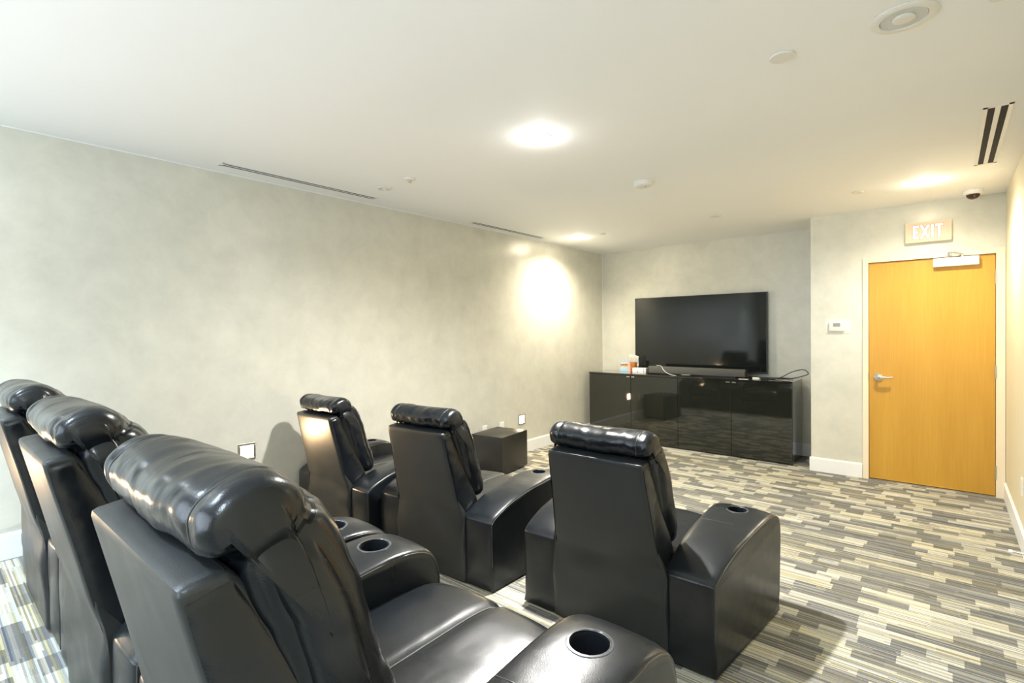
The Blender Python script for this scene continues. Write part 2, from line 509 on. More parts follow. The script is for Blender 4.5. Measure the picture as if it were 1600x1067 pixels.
# door closer
cl = thing('door_closer', 'white box door closer with a steel arm, across the top of the wooden door', 'door closer', (0.056, YD + 0.012, 2.085))
obj('housing', B(-0.157, 0.157, -0.055, 0.0, -0.038, 0.040, bev=0.004), 'white', cl, smooth='auto')
obj('spindle', lathe([(0.014, 0.0), (0.014, 0.022)], 20, cx=0.045, cy=-0.03, cz=0.040), 'steel', cl, smooth='auto')
arm = obj('closer_arm', tube([(0.045, -0.03, 0.062), (-0.02, -0.10, 0.078), (-0.055, -0.10, 0.080)], 0.009, 8), 'steel', cl, smooth='auto')
obj('forearm', tube([(-0.055, -0.10, 0.080), (-0.05, -0.05, 0.084), (-0.045, -0.024, 0.086)], 0.008, 8), 'steel', arm, smooth='auto')
obj('arm_bracket', B(-0.062, -0.028, -0.040, -0.026, 0.058, 0.106, bev=0.003), 'steel', cl)

# exit sign
ex = thing('exit_sign', 'pale lit exit sign above the wooden door', 'exit sign', (-0.137, YD, 2.378))
obj('housing', B(-0.166, 0.166, -0.055, 0.0, -0.093, 0.093, bev=0.004), 'casing', ex)
obj('face_plate', B(-0.157, 0.157, -0.058, -0.0552, -0.084, 0.084, bev=0.001), 'exitface', ex)


def letters(parent, mat, grow, y0, y1):
    H, S = 0.062, 0.010
    defs = {
        'E': [(-.022, -.022 + 2 * S, -H, H), (-.022, .024, H - 2 * S, H), (-.022, .018, -S, S), (-.022, .024, -H, -H + 2 * S)],
        'I': [(-S, S, -H, H)],
        'T': [(-S, S, -H, H), (-.028, .028, H - 2 * S, H)],
    }
    for ch, cx in (('E', -0.088), ('X', -0.022), ('I', 0.030), ('T', 0.078)):
        bm = bmesh.new()
        if ch == 'X':
            for sg in (-1, 1):
                q = [(-0.026 * sg - S, -H), (-0.026 * sg + S, -H), (0.026 * sg + S, H), (0.026 * sg - S, H)]
                mx_ = sum(p[0] for p in q) / 4
                q = [(p[0] + (grow if p[0] > (-0.026 * sg if i < 2 else 0.026 * sg) else -grow), p[1] + (grow if i > 1 else -grow)) for i, p in enumerate(q)]
                lo = [bm.verts.new((cx + p[0], y1, p[1])) for p in q]; hi = [bm.verts.new((cx + p[0], y0, p[1])) for p in q]
                bm.faces.new(hi); bm.faces.new(lo[::-1])
                for i in range(4): bm.faces.new((lo[i], lo[(i + 1) % 4], hi[(i + 1) % 4], hi[i]))
        else:
            for (x0, x1, z0, z1) in defs[ch]:
                box(bm, cx + x0 - grow, cx + x1 + grow, y0, y1, z0 - grow, z1 + grow)
        obj('letter' if grow == 0 else 'letter_outline', bm, mat, parent)


letters(ex, 'exitedge', 0.0028, -0.0588, -0.0578)
letters(ex, 'exitletter', 0.0, -0.0602, -0.0586)

# thermostat
th = thing('thermostat', 'white wall thermostat with grey display beside the wooden door', 'thermostat', (-0.85, YD, 1.515))
obj('back_plate', B(-0.112, 0.112, -0.004, 0, -0.072, 0.072, bev=0.0015), 'offwhite', th)
obj('body', B(-0.075, 0.062, -0.030, -0.004, -0.048, 0.046, bev=0.006), 'white', th, smooth='auto')
obj('display', B(-0.040, 0.022, -0.0315, -0.030, -0.004, 0.032), 'lcd', th)
for bx_ in (0.036, 0.048):
    obj('button', B(bx_, bx_ + 0.007, -0.0325, -0.030, 0.008, 0.020), 'offwhite', th)

# light switch plate by the right edge, and door stop
sw = thing('wall_plate', 'small white plate low on the cream right wall', 'wall plate', (XR, 4.84, 0.41))
obj('plate', B(-0.006, 0, -0.038, 0.038, -0.06, 0.06, bev=0.002), 'white', sw)
obj('socket', B(-0.008, -0.006, -0.018, 0.018, -0.035, 0.035, bev=0.001), 'offwhite', sw)
ds = thing('door_stop', 'small white tipped door stop on the right baseboard', 'door stop', (XR - BT, 4.47, 0.075))
obj('rod', lathe([(0.010, 0.0), (0.005, -0.008), (0.005, -0.060)], 14, axis='X'), 'steel', ds, smooth='auto')
obj('rubber_tip', lathe([(0.007, -0.056), (0.011, -0.060), (0.011, -0.074), (0.008, -0.078)], 14, axis='X'), 'white', ds, smooth='auto')

# ------------------------------------------------------------------ ceiling fixtures
def downlight(x, y, watts, color, cone, label, lampmat, size=0.052):
    t = thing('recessed_light', label, 'ceiling light', (x, y, ZC), 0, 'recessed ceiling lights')
    ring = lathe([(size, -0.0005), (size + 0.012, -0.0005), (size + 0.013, -0.004), (size + 0.009, -0.006), (size, -0.005)], 40, ring=True)
    obj('trim_ring', ring, 'trimw', t, smooth='auto')
    if lampmat:
        obj('bulb', lathe([(size - 0.002, -0.001), (size - 0.004, -0.0045), (0.02, -0.0055)], 32), lampmat, t, smooth=True)
        ld = bpy.data.lights.new('downlight_beam', 'SPOT'); ld.energy = watts; ld.color = color
        ld.spot_size = math.radians(cone); ld.spot_blend = 1.0; ld.shadow_soft_size = 0.045
        lo = bpy.data.objects.new('downlight_beam', ld); COL.objects.link(lo); lo.parent = t; lo.location = (0, 0, -0.03)
        pd = bpy.data.lights.new('downlight_bulb', 'POINT'); pd.energy = 1.0; pd.color = color; pd.shadow_soft_size = 0.035
        po = bpy.data.objects.new('downlight_bulb', pd); COL.objects.link(po); po.parent = t; po.location = (0, 0, -0.05)
    return t


dl_labels = ['lit recessed ceiling light in the middle of the ceiling',
             'lit recessed ceiling light by the far end of the left wall',
             'lit recessed ceiling light in front of the wooden door',
             'recessed ceiling light over the rear of the left wall',
             'recessed ceiling light over the back row of recliners',
             'recessed ceiling light by the rear right wall']
for (x, y, w, c, cone), lb in zip(DOWNLIGHTS, dl_labels):
    downlight(x, y, w, c, cone, lb, 'lampw' if c is WARM else 'lampc')


def eyeball(x, y, r, label):
    t = thing('adjustable_ceiling_light', label, 'ceiling light', (x, y, ZC), 0, 'unlit round ceiling fixtures')
    obj('trim_ring', lathe([(r * 0.70, -0.001), (r, -0.001), (r * 1.0, -0.004), (r * 0.93, -0.009), (r * 0.72, -0.009)], 48, ring=True), 'offwhite', t, smooth='auto')
    obj('baffle', lathe([(r * 0.69, -0.0005), (r * 0.69, -0.006), (r * 0.36, -0.004)], 48), 'grille', t, smooth='auto')
    l = obj('lens', lathe([(r * 0.34, -0.0045), (r * 0.34, -0.010), (r * 0.26, -0.014), (r * 0.1, -0.011)], 32), 'offwhite', t, smooth='auto')
    return t


eyeball(-0.125, 2.43, 0.105, 'large unlit round ceiling fixture near the top right, nearest the camera')
eyeball(-3.455, 2.48, 0.062, 'small unlit round ceiling fixture at the end of the long left vent')


def cap(x, y, r, label, name='ceiling_disc', cat='sprinkler cap', dot=False):
    t = obj(name, lathe([(r, -0.001), (r, -0.005), (r * 0.93, -0.0085), (r * 0.2, -0.0095)], 40), 'offwhite', None, smooth='auto', loc=(x, y, ZC))
    tag(t, label, cat, 'flat round caps on the ceiling')
    return t


cap(-0.54, 2.43, 0.050, 'round cap on the ceiling beside the large unlit fixture')
cap(0.147, 2.49, 0.040, 'round cap cut off by the top edge near the right corner')
cap(-1.81, 5.335, 0.055, 'round cap on the ceiling in front of the television')
cap(-3.149, 5.374, 0.040, 'round cap between the far lit light and the television wall')
cap(-0.585, 5.255, 0.045, 'round cap on the ceiling left of the light by the door')
sk = thing('fire_sprinkler', 'small sprinkler head on the ceiling above the long left vent', 'sprinkler', (-3.10, 2.456, ZC))
obj('escutcheon', lathe([(0.045, -0.001), (0.045, -0.006), (0.036, -0.012), (0.012, -0.014)], 32), 'offwhite', sk, smooth='auto')
obj('deflector', lathe([(0.006, -0.012), (0.006, -0.028), (0.014, -0.029), (0.014, -0.031)], 20), 'steel', sk, smooth='auto')
sm = thing('smoke_detector', 'white round smoke detector on the ceiling left of centre', 'smoke detector', (-1.817, 3.734, ZC))
sm['label'] = 'white round smoke detector on the ceiling between the centre light and the television wall'
obj('base', lathe([(0.076, -0.001), (0.076, -0.012)], 40), 'white', sm, smooth='auto')
obj('cover', lathe([(0.070, -0.012), (0.068, -0.030), (0.058, -0.038), (0.02, -0.040)], 40), 'offwhite', sm, smooth='auto')
obj('indicator', lathe([(0.004, -0.040), (0.003, -0.042)], 10, cx=0.02), 'ventdark', sm)

dc = thing('dome_camera', 'small dome security camera on the ceiling above the door', 'security camera', (0.165, 5.86, ZC))
obj('housing', lathe([(0.068, -0.001), (0.068, -0.030), (0.062, -0.036), (0.048, -0.038)], 40), 'white', dc, smooth='auto')
obj('dome', lathe([(0.046 * math.cos(a), -0.038 - 0.040 * math.sin(a)) for a in [i * math.pi / 2 / 8 for i in range(8)]] + [(0.003, -0.078)], 32), 'camdome', dc, smooth=True)


def slot_vent(x0, x1, y0, y1, label, nslot=2, slotw=0.4):
    t = thing('slot_vent', label, 'ceiling vent', ((x0 + x1) / 2, (y0 + y1) / 2, ZC), 0, 'linear slot vents')
    hx_, hy = (x1 - x0) / 2, (y1 - y0) / 2
    bm = bmesh.new()
    e = (x1 - x0) * 0.16
    box(bm, -hx_, -hx_ + e, -hy, hy, -0.0016, 0)
    box(bm, hx_ - e, hx_, -hy, hy, -0.0016, 0)
    box(bm, -hx_, hx_, -hy, -hy + 0.02, -0.0016, 0); box(bm, -hx_, hx_, hy - 0.02, hy, -0.0016, 0)
    obj('frame', bm, 'trimw', t)
    obj('slot', B(-hx_ + e, hx_ - e, -hy + 0.02, hy - 0.02, -0.0008, -0.0001), 'ventdark', t)
    w = (2 * hx_ - 2 * e)
    obj('divider', B(-w * 0.14, w * 0.14, -hy + 0.02, hy - 0.02, -0.0016, -0.0008), 'trimw', t)
    return t


slot_vent(-3.825, -3.745, 1.38, 2.63, 'long thin slot vent beside the left wall, the nearer one')
slot_vent(-3.885, -3.805, 3.86, 5.12, 'thin slot vent beside the left wall towards the television')
slot_vent(0.145, 0.265, 3.72, 4.99, 'wide slot vent with two dark slots near the right wall')

# ------------------------------------------------------------------ step lights and outlets on the left wall
def step_light(y, z, label, watts):
    t = thing('step_light', label, 'step light', (XL, y, z), 0, 'step lights low on the left wall')
    bm = bmesh.new()
    a, b_ = 0.062, 0.046
    for (y0, y1, z0, z1) in ((-a, a, b_, a), (-a, a, -a, -b_), (-a, -b_, -b_, b_), (b_, a, -b_, b_)):
        box(bm, 0, 0.008, y0, y1, z0, z1, bev=0.001)
    obj('frame', bm, 'steel', t)
    obj('lens', B(0.0005, 0.004, -b_, b_, -b_, b_), 'steplamp', t)
    ld = bpy.data.lights.new('step_glow', 'AREA'); ld.shape = 'SQUARE'; ld.size = 0.08; ld.energy = watts; ld.color = (1.0, 0.66, 0.34)
    lo = bpy.data.objects.new('step_glow', ld); COL.objects.link(lo); lo.parent = t
    lo.location = (0.012, 0, 0); lo.rotation_euler = (0, math.radians(-90), 0)


step_light(1.60, 0.612, 'lit square step light low on the left wall behind the nearest recliner', 4.5)
step_light(4.83, 0.415, 'lit square step light low on the left wall past the subwoofer', 1.5)
step_light(-0.35, 0.612, 'lit square step light on the left wall at the rear', 3.0)
for y, lb in ((4.17, 'white wall outlet above the left rear corner of the subwoofer'), (4.46, 'white wall outlet just behind the subwoofer, nearer the far wall')):
    t = thing('wall_outlet', lb, 'outlet', (XL, y, 0.375), 0)
    obj('plate', B(0, 0.006, -0.036, 0.036, -0.058, 0.058, bev=0.002), 'white', t)
    obj('socket', B(0.006, 0.008, -0.017, 0.017, -0.034, 0.034, bev=0.001), 'offwhite', t)

# ------------------------------------------------------------------ subwoofer
sa = math.atan2(4.429 - 3.901, -3.547 + 3.472)
sb = thing('subwoofer', 'black cube subwoofer standing on the carpet by the left wall', 'subwoofer', (-3.472, 3.901, 0), sa - math.pi / 2)
SW, SD, SH = 0.40, 0.50, 0.402
bm = B(-SW, 0, 0, SD, 0.02, SH, bev=0.004)
obj('cabinet', bm, 'sub', sb, smooth='auto')
for fx, fy in ((-SW + .04, .04), (-.04, .04), (-SW + .04, SD - .04), (-.04, SD - .04)):
    obj('foot', lathe([(0.018, 0), (0.020, 0.021)], 16, cx=fx, cy=fy), 'black', sb)
obj('grille', B(-SW + .02, -.02, SD, SD + 0.012, 0.04, SH - 0.02, bev=0.003), 'fabric', sb)

# ------------------------------------------------------------------ media cabinet
CX0, CX1, CY0, CY1, CH = -3.86, -1.287, 6.205, 6.70, 0.915
cb = thing('media_cabinet', 'long gloss black media cabinet under the television', 'cabinet', ((CX0 + CX1) / 2, CY0, 0))
hw = (CX1 - CX0) / 2
bm = bmesh.new()
box(bm, -hw, -hw + 0.02, 0.022, CY1 - CY0, 0.0, CH - 0.022, bev=0.001)
box(bm, hw - 0.02, hw, 0.022, CY1 - CY0, 0.0, CH - 0.022, bev=0.001)
box(bm, -hw + 0.02, hw - 0.02, 0.03, CY1 - CY0, 0.06, 0.08)
box(bm, -hw + 0.02, hw - 0.02, CY1 - CY0 - 0.01, CY1 - CY0, 0.06, CH - 0.022)
box(bm, -hw + 0.02, hw - 0.02, 0.05, 0.07, 0.0, 0.06)
obj('body', bm, 'gloss', cb)
obj('top', B(-hw - 0.004, hw + 0.004, -0.004, CY1 - CY0, CH - 0.022, CH, bev=0.0015), 'gloss', cb)
dw = 2 * hw / 4
for k in range(4):
    dd = obj('door', B(-hw + k * dw + 0.002, -hw + (k + 1) * dw - 0.002, 0.0, 0.020, 0.012, CH - 0.026, bev=0.0015), 'gloss', cb)
    hx0 = -hw + (k + 1) * dw - 0.035 if k % 2 == 0 else -hw + k * dw + 0.035
    obj('handle', B(hx0 - 0.022, hx0 + 0.022, -0.012, 0.0, CH - 0.046, CH - 0.034, bev=0.002), 'chrome', dd)

# television
tv = thing('television', 'large flat black television on the far wall above the cabinet', 'television', (-2.538, YT - 0.008, 1.448))
obj('screen', B(-0.862, 0.862, -0.0625, -0.0605, -0.478, 0.492), 'screen', tv)
obj('bezel', B(-0.872, 0.872, -0.060, -0.02, -0.502, 0.502, bev=0.003), 'bezel', tv)
obj('bezel_edge', B(-0.872, 0.872, -0.063, -0.0602, -0.502, -0.479), 'bezel', tv)
obj('wall_mount', B(-0.3, 0.3, -0.02, 0.008, -0.2, 0.2), 'black', tv)

# soundbar
so = thing('soundbar', 'long grey cloth soundbar lying on the cabinet below the television', 'soundbar', (-2.437, 6.415, CH))
obj('grille', B(-0.612, 0.612, -0.035, 0.055, 0.010, 0.098, bev=0.006), 'fabric', so, smooth='auto')
obj('foot', B(-0.5, 0.5, -0.02, 0.04, 0.0, 0.011), 'black', so)
obj('end_cap', B(-0.620, -0.610, -0.036, 0.056, 0.009, 0.099, bev=0.003), 'bezel', so)
obj('end_cap', B(0.610, 0.620, -0.036, 0.056, 0.009, 0.099, bev=0.003), 'bezel', so)

# small things on the cabinet top
cdp = obj('picture_card', B(-0.062, 0.062, -0.004, 0.004, 0, 0.155), 'photo', loc=(-3.52, 6.60, CH)); cdp.rotation_euler = (math.radians(-6), 0, math.radians(4))
tag(cdp, 'small upright printed picture card at the left end of the cabinet', 'card')
cu = thing('pen_cup', 'amber brown cup with papers standing beside the picture card', 'cup', (-3.335, 6.52, CH))
obj('cup', lathe([(0.036, 0), (0.046, 0.135), (0.043, 0.135), (0.034, 0.006)], 28), 'cup', cu, smooth='auto')
nk = obj('folded_tissue', bmesh.new(), 'paper', loc=(-3.375, 6.56, CH))
bm = bmesh.new()
g = [[bm.verts.new((-0.075 + 0.15 * i / 6 , 0.05 + 0.010 * math.sin(i * 1.9) + 0.006 * math.cos(j * 2), 0.0 + 0.245 * j / 6 - 0.03 * (i / 6) * (j / 6))) for i in range(7)] for j in range(7)]
for j in range(6):
    for i in range(6): bm.faces.new((g[j][i], g[j][i + 1], g[j + 1][i + 1], g[j + 1][i]))
bmesh.ops.solidify(bm, geom=bm.faces[:], thickness=0.002)
bm.to_mesh(nk.data); bm.free()
tag(nk, 'upright crumpled white paper sheet behind the amber cup', 'paper')
pk = obj('pink_booklet', B(-0.018, 0.018, -0.003, 0.003, 0, 0.15), 'pink', loc=(-3.415, 6.55, CH)); pk.rotation_euler = (math.radians(-5), math.radians(-6), 0)
tag(pk, 'narrow pink leaflet leaning between picture card and amber cup', 'leaflet')
wb = thing('white_box', 'small white box with dark ports beside the soundbar', 'box', (-3.185, 6.42, CH), math.radians(6))
obj('case', B(-0.095, 0.095, -0.05, 0.05, 0.0, 0.068, bev=0.004), 'white', wb, smooth='auto')
for px_, pz_ in ((0.065, 0.05), (0.065, 0.022), (-0.02, 0.02)):
    obj('port', lathe([(0.007, 0.0), (0.006, -0.003)], 14, axis='Y', cx=px_, cy=-0.05, cz=pz_), 'ventdark', wb)
rm = thing('remote_control', 'small dark remote control lying on the cabinet before the soundbar', 'remote control', (-2.50, 6.28, CH), math.radians(12))
obj('body', B(-0.075, 0.075, -0.02, 0.02, 0, 0.014, bev=0.004), 'bezel', rm, smooth='auto')
obj('keypad', B(-0.05, 0.05, -0.012, 0.012, 0.014, 0.0155), 'offwhite', rm)
cr_ = obj('index_card', B(-0.05, 0.05, -0.035, 0.035, 0, 0.002), 'paper', loc=(-1.80, 6.235, CH)); cr_.rotation_euler = (0, 0, math.radians(8))
tag(cr_, 'small cream card on the cabinet edge at the right end of soundbar', 'card')
# cables
wc = obj('white_cable', tube(spline([(-2.99, 6.50, CH + 0.102), (-2.93, 6.43, CH + 0.108), (-2.86, 6.366, CH + 0.106), (-2.82, 6.345, CH + 0.06), (-2.75, 6.315, CH + 0.02), (-2.66, 6.27, CH + 0.005), (-2.60, 6.225, CH + 0.005)], 8), 0.003, 8), 'white', smooth=True)
tag(wc, 'thin white cable hanging over the left part of the soundbar', 'cable')
z0 = CH + 0.0085
bc = obj('black_cable', tube(spline([(-1.808, 6.42, z0 + 0.03), (-1.70, 6.40, z0), (-1.55, 6.42, z0), (-1.42, 6.41, z0 + 0.006), (-1.33, 6.40, z0 + 0.012), (-1.22, 6.41, z0 + 0.045), (-1.17, 6.41, z0 + 0.075), (-1.22, 6.41, z0 + 0.115), (-1.33, 6.40, z0 + 0.085), (-1.42, 6.36, z0 + 0.03), (-1.48, 6.30, z0 + 0.004), (-1.53, 6.24, z0 + 0.002)], 10), 0.0048, 10), 'black', smooth=True)
tag(bc, 'black cable looping off the right end of the cabinet', 'cable')
bc2 = obj('black_power_cord', tube(spline([(-1.808, 6.462, z0 + 0.02), (-1.70, 6.52, z0), (-1.56, 6.55, z0), (-1.46, 6.57, z0), (-1.38, 6.54, z0), (-1.34, 6.50, z0)], 8), 0.004, 8), 'black', smooth=True)
tag(bc2, 'short black cord lying flat behind the looping cable', 'cable')
pb = thing('cable_adapter', 'small white cable adapter block right of the soundbar', 'adapter', (-1.69, 6.33, CH), math.radians(-15))
obj('block', B(-0.035, 0.035, -0.016, 0.016, 0, 0.02, bev=0.003), 'white', pb)
obj('plug', B(0.035, 0.055, -0.008, 0.008, 0.004, 0.016), 'chrome', pb)

# ------------------------------------------------------------------ recliners
CW = 1.03          # overall width
AW = 0.225         # arm width
SI = CW / 2 - AW   # half of the space between the arms


def sup(c, n):
    return math.copysign(abs(c) ** (2.0 / n), c)


ARM_PROFILE = [(0.0, 0.012), (-0.002, 0.20), (-0.004, 0.375), (0.006, 0.405), (0.04, 0.432), (0.12, 0.468), (0.22, 0.497), (0.33, 0.517), (0.45, 0.530),
               (0.57, 0.540), (0.66, 0.540), (0.73, 0.524), (0.775, 0.490), (0.797, 0.43), (0.797, 0.36), (0.785, 0.22), (0.765, 0.012)]


def arm_bm(sx, wedge=0.03):
    """side profile lofted over the width with a crowned, rounded cross-section"""
    pr = spline([(0, a, b) for a, b in ARM_PROFILE], 4)
    bm = bmesh.new()
    half = AW / 2
    cols = []
    cen = Vector((0, 0.38, 0.22))
    # across: u in [-1,1]
    US = [-1.0, -1.0, -0.985, -0.94, -0.86, -0.70, -0.4, 0.0, 0.4, 0.70, 0.86, 0.94, 0.985, 1.0, 1.0]
    IN = [0.026, 0.020, 0.010, 0.004, 0.0005, -0.003, -0.006, -0.007, -0.006, -0.003, 0.0005, 0.004, 0.010, 0.020, 0.026]
    n = len(pr)
    for u, ins in zip(US, IN):
        col = []
        for i, p in enumerate(pr):
            a = pr[max(i - 1, 0)]; b = pr[min(i + 1, n - 1)]
            t = (b - a).normalized()
            nr = Vector((0, -t.z, t.y))          # outward (profile runs rear-bottom > top > front-bottom)
            k = ins
            if p.z < 0.02: k = 0 if ins < 0.05 else ins * 0.3
            q = p - nr * k
            if p.z < 0.02: q.z = 0.012
            bul = 0.008 * math.sin(math.pi * min(max(p.z / 0.5, 0), 1)) if abs(u) > 0.99 else 0
            wrk = 0
            if abs(u) > 0.99:
                wrk = 0.004 * noise.noise(Vector((p.y * 5 + 3 * p.z, p.z * 9 - p.y * 9, sx * 2.0 + u)))
            x = u * half + (bul * 0 + wrk) * (1 if u > 0 else -1)
            wd = wedge * min(max(p.y / 0.75, 0), 1) ** 0.8
            if u * sx > 0: x += sx * wd * abs(u)
            q.x = x
            q += nr * 0.003 * noise.noise(Vector((u * 2, p.y * 9, p.z * 9)))
            col.append(bm.verts.new(q))
        cols.append(col)
    for a, b in zip(cols, cols[1:]):
        for i in range(n - 1):
            bm.faces.new((a[i], a[i + 1], b[i + 1], b[i]))
    for col in (cols[0], cols[-1]): bm.faces.new(col)
    bmesh.ops.holes_fill(bm, edges=[e for e in bm.edges if e.is_boundary], sides=0)
    bmesh.ops.recalc_face_normals(bm, faces=bm.faces)
    return bm, pr


CUP_Y = 0.612


def carve(o, cutter_bm):
    me = bpy.data.meshes.new('cut'); bmesh.ops.recalc_face_normals(cutter_bm, faces=cutter_bm.faces); cutter_bm.to_mesh(me); cutter_bm.free()
    c = bpy.data.objects.new('cut', me); COL.objects.link(c)
    md = o.modifiers.new('b', 'BOOLEAN'); md.operation = 'DIFFERENCE'; md.object = c; md.solver = 'EXACT'
    dg = bpy.context.evaluated_depsgraph_get(); dg.update()
    new = bpy.data.meshes.new_from_object(o.evaluated_get(dg))
    old = o.data; o.modifiers.clear(); new.name = old.name; o.data = new
    bpy.data.objects.remove(c, do_unlink=True)
    for p in new.polygons: p.use_smooth = True
    new.set_sharp_from_angle(angle=math.radians(42))


def add_arm(parent, side, wedge):
    cx = side * (CW / 2 - AW / 2)
    bm, pr = arm_bm(side, wedge)
    a = obj('arm', bm, 'leather', None, smooth='auto')
    ox = side * wedge * 0.3
    carve(a, lathe([(0.0455, 0.535 - 0.075), (0.0455, 0.62)], 36, cx=ox, cy=CUP_Y))
    a.parent = parent; a.location = (cx, 0, 0)
    zt = 0.5425
    cupb = lathe([(0.044, zt - 0.073), (0.0452, zt - 0.0715), (0.0452, zt + 0.001), (0.048, zt + 0.003), (0.053, zt + 0.0025), (0.0555, zt - 0.002),
                  (0.050, zt - 0.004), (0.0435, zt - 0.002), (0.0425, zt - 0.068)], 40, cx=ox, cy=CUP_Y)
    obj('cup_holder', cupb, 'cupliner', a, smooth='auto')
    obj('cup_rim', lathe([(0.0475, zt + 0.0035), (0.0500, zt + 0.0062), (0.0535, zt + 0.0060), (0.0560, zt + 0.0020), (0.0560, zt - 0.002), (0.0475, zt + 0.0)], 40, cx=ox, cy=CUP_Y, ring=True), 'cuprim', a, smooth='auto')
    # piping along both top edges
    for u in (-1, 1):
        pts = [Vector((u * (AW / 2 - 0.0035) + (side * wedge * min(max(p.y / 0.75, 0), 1) ** 0.8 if u * side > 0 else 0), p.y, p.z)) for p in pr[3:-3]]
        out = []
        for i, p in enumerate(pts):
            q0 = pts[max(i - 1, 0)]; q1 = pts[min(i + 1, len(pts) - 1)]; t = (q1 - q0).normalized()
            nr = Vector((0, -t.z, t.y)); out.append(p - nr * 0.0105)
        obj('piping', tube(out, 0.0026, 6), 'piping', a, smooth=True)
    # cross seam behind the cup
    y = 0.42; z = 0.5275
    obj('seam', tube([(-AW / 2 + 0.012, y, z - 0.001), (-AW / 4, y, z + 0.0055), (AW / 4, y, z + 0.0055), (AW / 2 - 0.012, y, z - 0.001)], 0.0016, 6), 'piping', a)
    return a


def shell_bm():
    """leaning rear shell between the arms; loops around the side profile swept across x"""
    back = spline([(0, -0.012, 0.015), (0, -0.018, 0.20), (0, -0.026, 0.38), (0, -0.040, 0.46), (0, -0.076, 0.64), (0, -0.131, 0.875)], 6)
    back = [Vector((0, p.y, p.z)) for p in back]
    top = [Vector((0, -0.134, 0.890)), Vector((0, -0.132, 0.900)), Vector((0, -0.122, 0.905)), Vector((0, -0.074, 0.912)), Vector((0, -0.062, 0.903))]
    front = spline([(0, -0.046, 0.885), (0, 0.02, 0.74), (0, 0.105, 0.545), (0, 0.15, 0.44), (0, 0.17, 0.30), (0, 0.17, 0.015)], 4)
    pr = back + top + front
    bm = bmesh.new(); cols = []
    US = [-1, -1, -0.985, -0.96, -0.9, -0.75, -0.55, -0.3, 0, 0.3, 0.55, 0.75, 0.9, 0.96, 0.985, 1, 1]
    IN = [0.014, 0.012, 0.005, 0.001, 0, 0, 0, 0, 0, 0, 0, 0, 0, 0.001, 0.005, 0.012, 0.014]
    cen = None
    n = len(pr)
    for u, ins in zip(US, IN):
        col = []
        for i, p in enumerate(pr):
            q0 = pr[max(i - 1, 0)]; q1 = pr[min(i + 1, n - 1)]; t = (q1 - q0).normalized()
            nr = Vector((0, -t.z, t.y))
            w = 0.284 - 0.030 * min(max((p.z - 0.40) / 0.45, 0), 1)
            if i < len(back) and p.z < 0.5: w += 0.026 * min(max((0.5 - p.z) / 0.12, 0), 1) * (1 if i < len(back) else 0) * min(1.0, (0.02 - p.y + 0.012) / 0.02)
            q = p - nr * ins
            x = u * w
            if abs(u) < 0.99 and i < len(back):
                zz = p.z
                f = math.exp(-((zz - 0.33) / 0.12) ** 2)
                q.y -= 0.016 * f * math.sin(abs(u) * 3.0 + 4.5 * (zz - 0.30) * 3) * abs(u)
                q.y -= 0.006 * (1 - u * u) * math.sin(math.pi * min(max((zz - 0.42) / 0.45, 0), 1))
                q.y += 0.010 * f * noise.noise(Vector((u * 3.0, zz * 9, 1.7)))
            if abs(u) > 0.99 and i >= len(back):
                x += 0
            q.x = x
            col.append(bm.verts.new(q))
        cols.append(col)
    for a, b in zip(cols, cols[1:]):
        for i in range(n - 1): bm.faces.new((a[i], a[i + 1], b[i + 1], b[i]))
    for col in (cols[0], cols[-1]): bm.faces.new(col)
    bmesh.ops.holes_fill(bm, edges=[e for e in bm.edges if e.is_boundary], sides=0)
    return bm


CREASE_A, CREASE_B = Vector((0, -0.075, 0.910)), Vector((0, 0.140, 0.985))


def crease_d(y, z):
    d = (CREASE_B - CREASE_A).normalized()
    nrm = Vector((0, -d.z, d.y))
    return (Vector((0, y, z)) - CREASE_A).dot(nrm)


